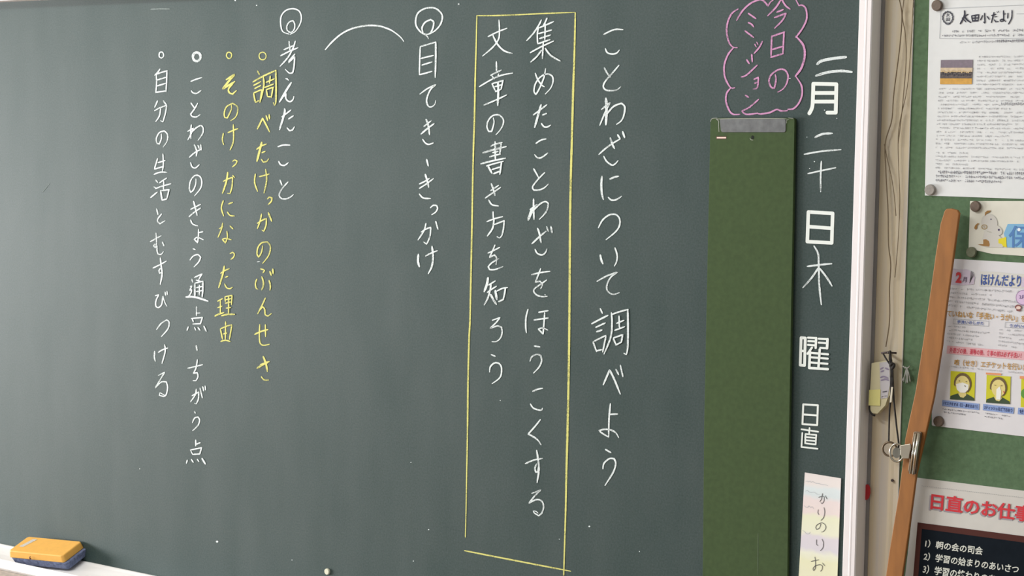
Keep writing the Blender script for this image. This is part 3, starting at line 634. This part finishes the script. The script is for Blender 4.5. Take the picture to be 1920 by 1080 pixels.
# puppy card
pc = thing('puppy_card', 'cream card with pale puppy picture and blue lettering', 'card', P(1860, 480, BY))
M_CARD = mat('cream_card', (222, 220, 208), .85, noise=.02, scale=60)
slab('sheet', [(1819, 377), (2010, 377), (2010, 486), (1860, 476), (1816, 466)], PY, BY-.0002, M_CARD, pc)
mgrey = mat('puppy_grey', (205, 202, 196), .85)
V, FC = [], []
fan(ell(1855, 418, 15, 17, 22, rot=-25), layer(1), V, FC); fan(ell(1868, 432, 12, 9, 18, rot=30), layer(1)-.0001, V, FC); fan([(1846, 433), (1872, 441), (1884, 452), (1880, 464), (1848, 463), (1842, 448)], layer(1)-.0002, V, FC)
obj('puppy_print', V, FC, mgrey, pc)
mbr = mat('puppy_brown', (158, 118, 66), .8)
flat('puppy_ear_print', [[(1846.5, 404), (1847, 398.5), (1851, 395), (1858, 394.5), (1855, 398.5), (1850, 400.5), (1847.5, 404.5)]], layer(2), mbr, pc)
flat('puppy_ear_print', [[(1836.5, 418.8), (1832, 419), (1828, 423), (1826.5, 428), (1829, 430.5), (1832, 428), (1832.5, 422.5)]], layer(2), mbr, pc)
flat('puppy_tail_print', [[(1843.5, 449), (1849, 448.5), (1854, 452), (1855.8, 458), (1855, 462.5), (1843, 461), (1833, 458), (1843.5, 458)]], layer(2), mbr, pc)
V, FC = [], []
ribbon(ell(1845.5, 425.5, 5, 4, 17, 0, 360)+[(1850.5, 425.5)], 1.5, layer(2), V, FC, even=True); ribbon([(1843.5, 425.5), (1845.5, 424), (1847.5, 425.5), (1845.5, 427)], .9, layer(2), V, FC, even=True)
obj('puppy_nose_print', V, FC, mat('nose_ring', (170, 146, 100), .8), pc)
flat('puppy_eye_print', [ell(1858, 411, 1.2, 1.3, 10), ell(1872.8, 431, 2, 2, 12)], layer(2), mat('eye_dark', (62, 52, 92), .6), pc)
flat('letter_backing', [[(1889.5, 420), (1930, 420), (1930, 464), (1889, 464), (1882, 438)]], layer(1)-.0003, mat('sky_blue_print', (128, 180, 216), .8), pc)
flat('scarf_print', [[(1872, 448), (1880, 446.5), (1886.5, 444), (1887.5, 464), (1881, 462), (1878, 457.5), (1872, 456)]], layer(3), mat('lemon_print', (226, 212, 46), .8), pc)
text_flat('print_title', '保', [(1891, 423), (1934, 423), (1934, 465), (1891, 464.5)], layer(3), mat('letter_blue', (84, 128, 186), .8), pc, bold=.012)
flat('letter_gloss', [ell(1910.5, 430.5, 3.2, 3.2, 14)], layer(4), mat('gloss_dot', (232, 240, 246), .8), pc)

# health poster
hp = thing('health_poster', 'laminated health newsletter with pictures of masked faces', 'poster', P(1830, 800, BY))
slab('sheet', rq([(1783, 485), (2040, 500), (2010, 829), (1747, 798), (1748.5, 700), (1765, 570)], 3), PY, BY-.0002, mat('laminated_paper', (222, 220, 224), .4, noise=.015, scale=60), hp)
flat('print_cloud', [[(1780, 505), (1786, 504), (1796, 506), (1812, 505), (1822, 510), (1828, 520), (1826, 533), (1815, 534), (1800, 535), (1784, 534), (1779, 528)]], layer(1), mat('lilac_print', (206, 194, 212), .8), hp)
flat('print_cloud', [[(1838, 509), (1868, 510), (1898, 513), (1930, 514), (1930, 541), (1895, 539), (1860, 537), (1836, 536)]], layer(1), mat('pale_cloud_print', (214, 212, 206), .8), hp)
V, FC = [], []
for i in range(16):
    a = math.radians(-75+i*10); r = random.uniform(9, 13)
    ribbon([(1818, 531), (1818+r*.5*math.cos(a)+1, 531-14+r*.6*math.sin(a)-2), (1821+r*.5*math.cos(a), 516+r*.5*math.sin(a))], .7, layer(2), V, FC, step=4)
obj('print_feathers', V, FC, mat('feather_grey', (140, 134, 142), .8), hp)
MR = mat('red_ink', (214, 66, 76), .8); MB = mat('blue_ink', (62, 88, 160), .8); MO = mat('ochre_ink', (186, 142, 70), .8)
text_flat('print_number', '2', [(1792.5, 510), (1804, 510), (1802.5, 531), (1791.5, 530)], layer(3), MR, hp, bold=.05)
text_flat('print_number', '月', [(1805.5, 519), (1813, 519.5), (1812, 529.5), (1804.5, 529)], layer(3), mat('dark_violet_ink', (92, 70, 96), .8), hp, bold=.01)
text_flat('print_title', 'ほけんだより', [(1839.5, 513.5), (1915, 516.5), (1914, 538.5), (1838.5, 535)], layer(3), MB, hp, bold=.022, gap=.95)
flat('print_cloud', [[(1916, 520), (1930, 521), (1930, 540), (1914, 538)]], layer(2), MATS['lilac_print'], hp)
tiny_rows('print_lines', [(1781, 537), (1922, 543), (1905, 590), (1775, 576)], 5, 40, M_GREY, hp, ends=(1, .55, .95, .98, .9))
flat('print_bubble', [ell(1920, 558, 15.5, 14.5, 26)], layer(2), mat('bubble_line', (150, 116, 156), .8), hp)
flat('print_bubble', [ell(1920, 558, 14.4, 13.4, 26)], layer(3), mat('bubble_fill', (216, 190, 222), .8), hp)
text_flat('print_number', '2月', [(1911, 553), (1922, 553.5), (1922, 561), (1911, 560.5)], layer(4), mat('bubble_ink', (82, 62, 116), .8), hp, bold=.01)
flat('print_figure', [ell(1909, 576, 6.3, 5, 16, 150, 390), [(1905, 579), (1914, 580), (1913, 584), (1906, 583)]], layer(4), mat('figure_brown', (134, 84, 82), .8), hp)
flat('print_figure', [ell(1909.5, 577, 4.4, 3, 14)], layer(5), mat('figure_skin', (232, 206, 196), .8), hp)
text_flat('print_heading', 'ていねいな「手洗い・うがい」を心', [(1776.5, 581), (1934, 592), (1933, 605), (1775, 594)], layer(2), MO, hp, bold=.022)
lines('print_box', [[(1788, 598), (1854, 602)], [(1854, 602), (1853, 611.5)], [(1853, 611.5), (1787, 607)], [(1787, 607), (1788, 598)], [(1885, 604), (1930, 607)], [(1885, 604), (1884, 613.5)], [(1884, 613.5), (1930, 617)]], .8, M_RULE, hp)
text_flat('print_heading', '手洗いのしかた', [(1795, 600), (1845, 603), (1844, 609.5), (1794, 606.5)], layer(2), MB, hp, bold=.02)
text_flat('print_heading', 'うがいの', [(1893, 607), (1926, 609), (1925.5, 615.5), (1892.5, 613.5)], layer(2), MB, hp, bold=.02)
tiny_rows('print_lines', [(1777, 608), (1860, 613), (1853, 652), (1774, 643)], 5, 22, M_GREY, hp, ends=(.4, .95, .7, .55, .9))
tiny_rows('print_lines', [(1873, 614), (1926, 617), (1922, 658), (1870, 650)], 5, 15, M_GREY, hp)
flat('print_band', [[(1776, 648), (1930, 660), (1929, 676), (1775, 663)]], layer(1), mat('pink_band', (224, 176, 182), .8), hp)
text_flat('print_heading', '外遊びの後、運動の後、食事の前は必ず手洗い！うがい', [(1781, 651), (1938, 663.5), (1937, 674), (1780, 661.5)], layer(2), mat('crimson_ink', (206, 62, 84), .8), hp, bold=.014)
text_flat('print_heading', '咳（せき）エチケットを行いま', [(1790, 673), (1926, 682), (1925, 696), (1789, 685)], layer(2), MO, hp, bold=.02)
tiny_rows('print_lines', [(1779, 684), (1925, 697), (1925, 703), (1779, 690)], 1, 44, M_GREY, hp, fill=.92)
MYG = mat('lime_print', (204, 200, 40), .8); MSK = mat('print_skin', (222, 206, 134), .8); MHR = mat('print_hair', (110, 90, 60), .8); MSH = mat('print_shirt', (58, 76, 52), .8); MWH = mat('print_white', (236, 236, 232), .8)
def picture(x, y, s, kind):
    """little printed picture of a head and shoulders; x, y top left"""
    def q(u, v): return (x+u*46*s-v*1.4, y+v*53*s+u*3)
    flat('print_picture', [[q(0, 0), q(1, 0), q(1, 1), q(0, 1)]], layer(1), MYG, hp)
    if kind == 2: return
    flat('print_shirt', [[q(0, 1), q(.02, .88), q(.3, .78), q(.7, .78), q(.97, .9), q(1, 1)]], layer(2), MSH, hp)
    flat('print_face', [[q(.38, .6), q(.62, .6), q(.66, .82), q(.55, .92), q(.42, .9), q(.34, .8)]], layer(3), MSK, hp)
    flat('print_hair', [[q(.5+.36*math.cos(a), .42+.38*math.sin(a)) for a in [math.radians(k) for k in range(170, 371, 20)]] + [q(.8, .62), q(.72, .72), q(.3, .6), q(.16, .5)]], layer(3), MHR, hp)
    flat('print_face', [[q(.5+.29*math.cos(math.radians(k)), .45+.31*math.sin(math.radians(k))) for k in range(0, 360, 20)]], layer(4), MSK, hp)
    if kind == 0:
        flat('print_mask', [[q(.24, .45), q(.5, .38), q(.74, .45), q(.73, .62), q(.6, .74), q(.42, .74), q(.27, .64)]], layer(5), MWH, hp)
        flat('print_eyes', [ell(*q(.36, .33), 1.2, .8, 8), ell(*q(.64, .34), 1.2, .8, 8), ell(*q(.6, .5), 1.8, .8, 8, rot=45)], layer(6), MHR, hp)
    else:
        flat('print_mask', [[q(.42, .5), q(.55, .38), q(.62, .55), q(.6, .86), q(.42, .86)]], layer(5), MWH, hp)
        flat('print_eyes', [ell(*q(.36, .35), 2.2, .5, 8, rot=20), ell(*q(.62, .35), 2.2, .5, 8, rot=-20)], layer(6), MHR, hp)
        flat('print_mark', [ell(*q(.73, .58), 3, .7, 8, rot=60)], layer(6), MR, hp)
picture(1782.5, 695.5, 1.0, 0); picture(1850, 703, .98, 1); picture(1915, 710, 1.0, 2)
flat('print_tab', [[(1848.5, 698.5), (1877, 700), (1877, 703.5), (1848.5, 702)], [(1912, 705), (1930, 706), (1930, 711), (1912, 710)]], layer(2), mat('orange_tab', (226, 152, 106), .8), hp)
flat('print_leaf', [ell(1921, 738, 7, 9, 14)], layer(2), mat('leaf_green', (92, 150, 60), .8), hp)
MLB = mat('periwinkle_band', (138, 160, 210), .8); MDB = mat('navy_ink', (40, 52, 96), .8)
for qd, tx in [([(1767, 750), (1836, 757), (1835.5, 769), (1766, 761)], '1マスクをする（口・鼻をおおう）'), ([(1843.5, 757.5), (1901, 764), (1900, 776), (1842.5, 769)], '2ティッシュなどでおおう')]:
    flat('print_band', [qd], layer(1), MLB, hp); q_ = [(qd[0][0]+2.5, qd[0][1]+2.5), (qd[1][0]-2.5, qd[1][1]+2), (qd[2][0]-2.5, qd[2][1]-2.5), (qd[3][0]+2.5, qd[3][1]-2)]
    text_flat('print_caption', tx, q_, layer(2), MDB, hp, bold=.02)
flat('print_band', [[(1909, 764.5), (1930, 767), (1930, 779), (1908, 776.5)]], layer(1), MLB, hp)
text_flat('print_caption', 'せき', [(1911, 767), (1928, 769), (1928, 777), (1910.5, 775)], layer(2), MDB, hp, bold=.02)
tiny_rows('print_lines', [(1767, 764), (1836, 771), (1834, 783), (1765, 775)], 2, 20, M_GREY2, hp, ends=(.98, .6))
tiny_rows('print_lines', [(1847, 772), (1898, 778), (1896, 790), (1845, 784)], 2, 15, M_GREY2, hp, ends=(.9, .65))

# duty poster
dp = thing('duty_poster', 'laminated poster with red heading above a printed brown framed blackboard', 'poster', P(1800, 1080, BY))
slab('sheet', [(1718, 895.5), (2040, 935), (2030, 1240), (1686, 1190), (1697, 1080), (1703, 1030)], PY, BY-.0002, mat('duty_paper', (206, 203, 198), .5, noise=.02, scale=60), dp)
V, FC = [], []
for i in range(60):
    x = 1729+i*3.4; y = 911+(x-1729)*.118; fan(ell(x, y+random.uniform(-.3, .3), .8, .5, 6), layer(1), V, FC)
obj('print_dotted_line', V, FC, M_GREY2, dp)
flat('print_frame', [[(1720.5, 979.5), (1940, 1008), (1940, 1200), (1704, 1180)]], layer(1), mat('maroon_print', (84, 52, 48), .9, spec=.05), dp)
flat('print_blackboard', [[(1728.5, 991.5), (1940, 1020), (1940, 1200), (1714, 1180)]], layer(2), mat('navy_print', (25, 31, 38), .9, noise=.1, scale=80, spec=.05), dp)
qd = [(1746.5, 924), (1936, 950), (1934, 980), (1744, 955)]
MSHD = mat('title_shadow', (158, 152, 162), .8); MRD = mat('title_red', (206, 52, 62), .8)
text_flat('print_title', '日直のお仕事', [(a-3, b+2.2) for a, b in qd], layer(1), MSHD, dp, bold=.015, gap=.95)
text_flat('print_title', '日直のお仕事', qd, layer(2), MRD, dp, bold=.026, gap=.95)
MCH = mat('poster_white_ink', (214, 216, 208), .8)
for tx, q_ in [('1）朝の会の司会', [(1736, 1011), (1844, 1025.5), (1842, 1041.5), (1734, 1026)]), ('2）学習の始まりのあいさつ', [(1733.5, 1035), (1911.5, 1060), (1909, 1076), (1731, 1050.5)]), ('3）学習の終わりのあいさつ', [(1732, 1058), (1911, 1084), (1908, 1101), (1729.5, 1075)])]:
    text_flat('print_duty', tx, q_, layer(3), MCH, dp, bold=.02, gap=.97)

# magnets on the bulletin board
MG = mat('brown_magnet', (104, 88, 76), .45, noise=.15, scale=300); MG2 = mat('grey_magnet', (150, 144, 138), .45, noise=.15, scale=300); MG3 = mat('olive_magnet', (104, 108, 86), .45, noise=.15, scale=300)
for px, py, r, mm_, lab in [(1755.5, 10, .0083, MG, 'dark brown round magnet at the top left corner of the newsletter'), (1742.5, 356, .0083, MG2, 'pale grey round magnet at the bottom left corner of the newsletter'),
                            (1827.5, 387, .0080, MG, 'brown round magnet at the top left corner of the puppy card'), (1820, 473, .0078, MG3, 'olive round magnet over the bottom left corner of the puppy card'), (1758.5, 790.5, .0080, MG, 'dark round magnet at the bottom left corner of the health poster')]:
    o = disc('round_magnet', px, py, r, PY-.0001, .005, mm_); tag(o, lab, 'magnet', 'round magnets holding up the notices')

# ------------------------------------------------------------------ wooden stick leaning across both
st = [(1770.5, 396), (1774, 391.5), (1784, 391), (1795, 394), (1798.5, 400), (1788, 478), (1774, 580), (1766, 650), (1751, 745), (1733, 825), (1718, 890), (1706, 980), (1697, 1045), (1686, 1120), (1655, 1120), (1667, 1035), (1685, 925), (1692, 870), (1697, 822), (1716, 735), (1733, 625), (1746, 535), (1754, 478), (1763, 420)]
o = slab('wooden_pointer', st, -.004, .002, mat('ochre_wood', (152, 98, 44), .6, noise=.14, scale=30, stretch=(3, 3, .6), bump=.1), None, .0012)
tag(o, 'flat orange brown wooden stick hanging slanted beside the notices', 'wooden stick')

# ------------------------------------------------------------------ bulldog clip biting the stick
bc = thing('bulldog_clip', 'silver bulldog clip biting the orange brown wooden stick', 'clip', P(1712, 850, -.006))
MC = mat('chrome', (205, 200, 188), .22, 1.0); MC2 = mat('brushed_steel', (176, 170, 156), .4, .9)
def seg(a, b, Ya, Yb=None): return [P(*a, Ya), P(*b, Ya if Yb is None else Yb)]
v1, f1 = tube(seg((1723, 812), (1712, 889), -.0105), .0026, 12); obj('jaw', v1, f1, MC, bc, smooth=True)
v1, f1 = tube(seg((1717, 813), (1706.5, 888), -.0095), .0020, 12); obj('jaw', v1, f1, MC, bc, smooth=True)
slab('clip_body', rq([(1713, 809), (1728, 810), (1717, 890), (1702, 884)], 3), -.0080, -.0045, mat('tarnished_steel', (120, 104, 86), .45, .6), bc, .0008)
slab('clip_neck', [(1688, 835), (1707, 832), (1708, 839), (1705, 852), (1704, 860), (1692, 860), (1688, 853)], -.0125, -.0105, MC2, bc, .0006)
c = P(1681.5, 849, -.0125); v1, f1 = tube([c+Vector((.0098*math.cos(a), .003*math.cos(a), .0135*math.sin(a))) for a in [k*math.pi/12 for k in range(24)]], .0016, 8, True); obj('handle_loop', v1, f1, MC, bc, smooth=True)
slab('handle_plate', ell(1681, 849, 7.5, 10, 18), -.0112, -.0105, mat('grey_steel', (140, 140, 132), .45, .6), bc)
c = P(1668, 842, -.002); v1, f1 = tube([c+Vector((.0105*math.cos(a), .002*math.cos(a), .0105*math.sin(a))) for a in [k*math.pi/12 for k in range(24)]], .0017, 8, True); obj('handle_loop', v1, f1, MATS['tarnished_steel'], bc, smooth=True)

# nail, black cord, tag
nail = thing('wall_hook', 'dark rusty nail hook in the beige trim above the hanging tag', 'hook', P(1665, 662, .018))
v1, f1 = tube([P(1652, 662, -.004), P(1664, 661, .0), P(1681, 662, .004)], .0016); obj('shank', v1, f1, mat('rusty_nail', (84, 74, 72), .5, .5), nail, smooth=True)
v1, f1 = tube([P(1666, 661, .018), P(1666, 661, -.001)], .0022); obj('nail', v1, f1, MATS['rusty_nail'], nail, smooth=True)
MK = mat('black_cord', (38, 34, 32), .8, noise=.3, scale=400)
ck = thing('black_cord', 'braided black cord looped from the nail down to the silver clip', 'cord', P(1670, 740, -.006))
def cord(pts, r, name='strand', m=MK, parent=None, Y=-.006):
    L = smooth_line(pts, 3); q = []
    for i, (x, y) in enumerate(L): q.append(P(x, y, Y + .0006*math.sin(i*1.3)))
    v, f = tube(q, r, 7); return obj(name, v, f, m, ck if parent is None else parent, smooth=True)
cord([(1656, 663), (1661, 672), (1669, 684), (1672, 690), (1671, 700), (1670, 715), (1670, 740), (1668, 770), (1667, 800), (1666.5, 827)], .0013)
cord([(1669, 659), (1671, 675), (1673, 688), (1674, 715), (1676, 750), (1680, 790), (1683, 815), (1685, 835), (1681, 845)], .0014)
cord([(1669, 658), (1668.5, 675), (1671, 690), (1672, 715), (1673, 735)], .0018)
v1, f1 = tube([P(1673, 686, -.006)+Vector((.0026*math.cos(a), .001*math.sin(a*2), .0030*math.sin(a))) for a in [k*math.pi/8 for k in range(16)]], .0024, 8, True); obj('knot', v1, f1, MK, ck, smooth=True)

tg = thing('labelled_tag', 'small cream plastic box with printed face and yellow tape hung on the trim', 'tag', P(1650, 770, .010))
slab('case', rq([(1634, 681), (1668, 675), (1669, 740), (1664, 748), (1660, 760), (1645, 776), (1632, 774), (1631, 735)], 1.5), .004, .014, mat('cream_plastic', (200, 192, 156), .5), tg, .001)
flat('printed_face', [rq([(1649, 680), (1668, 677), (1668.5, 722), (1664, 746), (1651, 748)], 1)], .0035, mat('tag_label', (184, 180, 184), .6), tg)
V, FC = [], []
for a in [[(1651, 692), (1656, 689)], [(1660, 690), (1666, 693)], [(1652, 697), (1657, 695)], [(1651, 708), (1657, 706), (1665, 709)], [(1652, 713), (1660, 711), (1666, 713)]]: ribbon(a, 3.2, .0032, V, FC)
obj('face_print', V, FC, mat('violet_smudge', (136, 126, 148), .8), tg)
flat('tape', [[(1629.5, 731), (1651, 730), (1650, 761), (1628.5, 760)]], .0030, mat('yellow_tape', (214, 208, 134), .6), tg)
V, FC = [], []; ribbon([(1655, 735), (1663, 733.5)], 1.6, .0030, V, FC); ribbon([(1652.5, 744.5), (1656, 743)], 1.3, .0030, V, FC); ribbon([(1658, 742.5), (1663, 742)], .9, .0030, V, FC); obj('face_print', V, FC, M_INK, tg)
cord([(1630, 762), (1631, 770), (1635, 777), (1641, 779)], .0016, 'cord_end', MK, tg, .004)
o = slab('plastic_sleeve', rq([(1671, 725.5), (1674, 726), (1671.5, 754), (1668, 755)], .8), -.009, -.006, mat('ivory_plastic', (206, 198, 180), .5), ck)

# frayed white twine on the bulletin board's edge
fr = thing('frayed_twine', 'short bunch of frayed clear twine beside the wooden stick', 'twine', P(1700, 700, .012))
MT = mat('clear_twine', (140, 142, 134), .35, noise=.2, scale=400)
for a in [[(1697, 688), (1700, 690), (1704, 689), (1706, 686)], [(1700, 690), (1698, 702), (1692, 714)], [(1700, 690), (1700, 704), (1699, 719)], [(1701, 690), (1702, 704), (1702, 718)], [(1701, 690), (1705, 704), (1707, 716)], [(1700, 690), (1696, 706), (1695, 716)], [(1693, 686), (1697, 690), (1701, 691)]]:
    cord(a, .0010, 'strand', MT, fr, .010)

# thin brown strings hanging down the trim
MS = mat('brown_string', (126, 110, 88), .8)
S1 = thing('hanging_string', 'thin brown string hanging down the beige trim, left one reaching the nail', 'string', P(1668, 660, .012), 'strings hanging down the trim')
cord([(1684, -10), (1691, 28), (1687, 88), (1676, 175), (1672, 225), (1660, 268), (1661, 320), (1665, 395), (1666, 457), (1670, 495), (1668, 540), (1668, 600), (1661, 650)], .0009, 'strand', MS, S1, .013)
cord([(1696, -10), (1692, 30), (1697, 62), (1699, 112), (1692, 200), (1684, 270)], .0007, 'strand', MS, S1, .013)
S2 = thing('hanging_string', 'thin brown string hanging down the beige trim, straighter one on the right', 'string', P(1685, 560, .012), 'strings hanging down the trim')
cord([(1713, -10), (1707, 100), (1700, 170), (1687, 230), (1684, 270), (1686, 340), (1687, 380), (1684, 450), (1678, 520)], .0006, 'strand', MS, S2, .014)
cord([(1658, 270), (1664, 300), (1672, 335), (1677, 370), (1680, 405)], .0006, 'strand', MS, S2, .0135)

# red sticker on the trim, dark screw
o = slab('red_sticker', [(1622, 910), (1625, 908), (1629, 909), (1631.5, 915), (1631.5, 925), (1629, 934), (1625, 937.5), (1621.5, 937)], .0150, .0158, mat('red_vinyl', (184, 34, 44), .5)); tag(o, 'red half round sticker on the beige trim beside the chalkboard frame', 'sticker')
o = disc('screw', 1672.5, 901, .0022, .0185, .002, MATS['rusty_nail']); tag(o, 'tiny dark screw head low on the beige trim', 'screw')
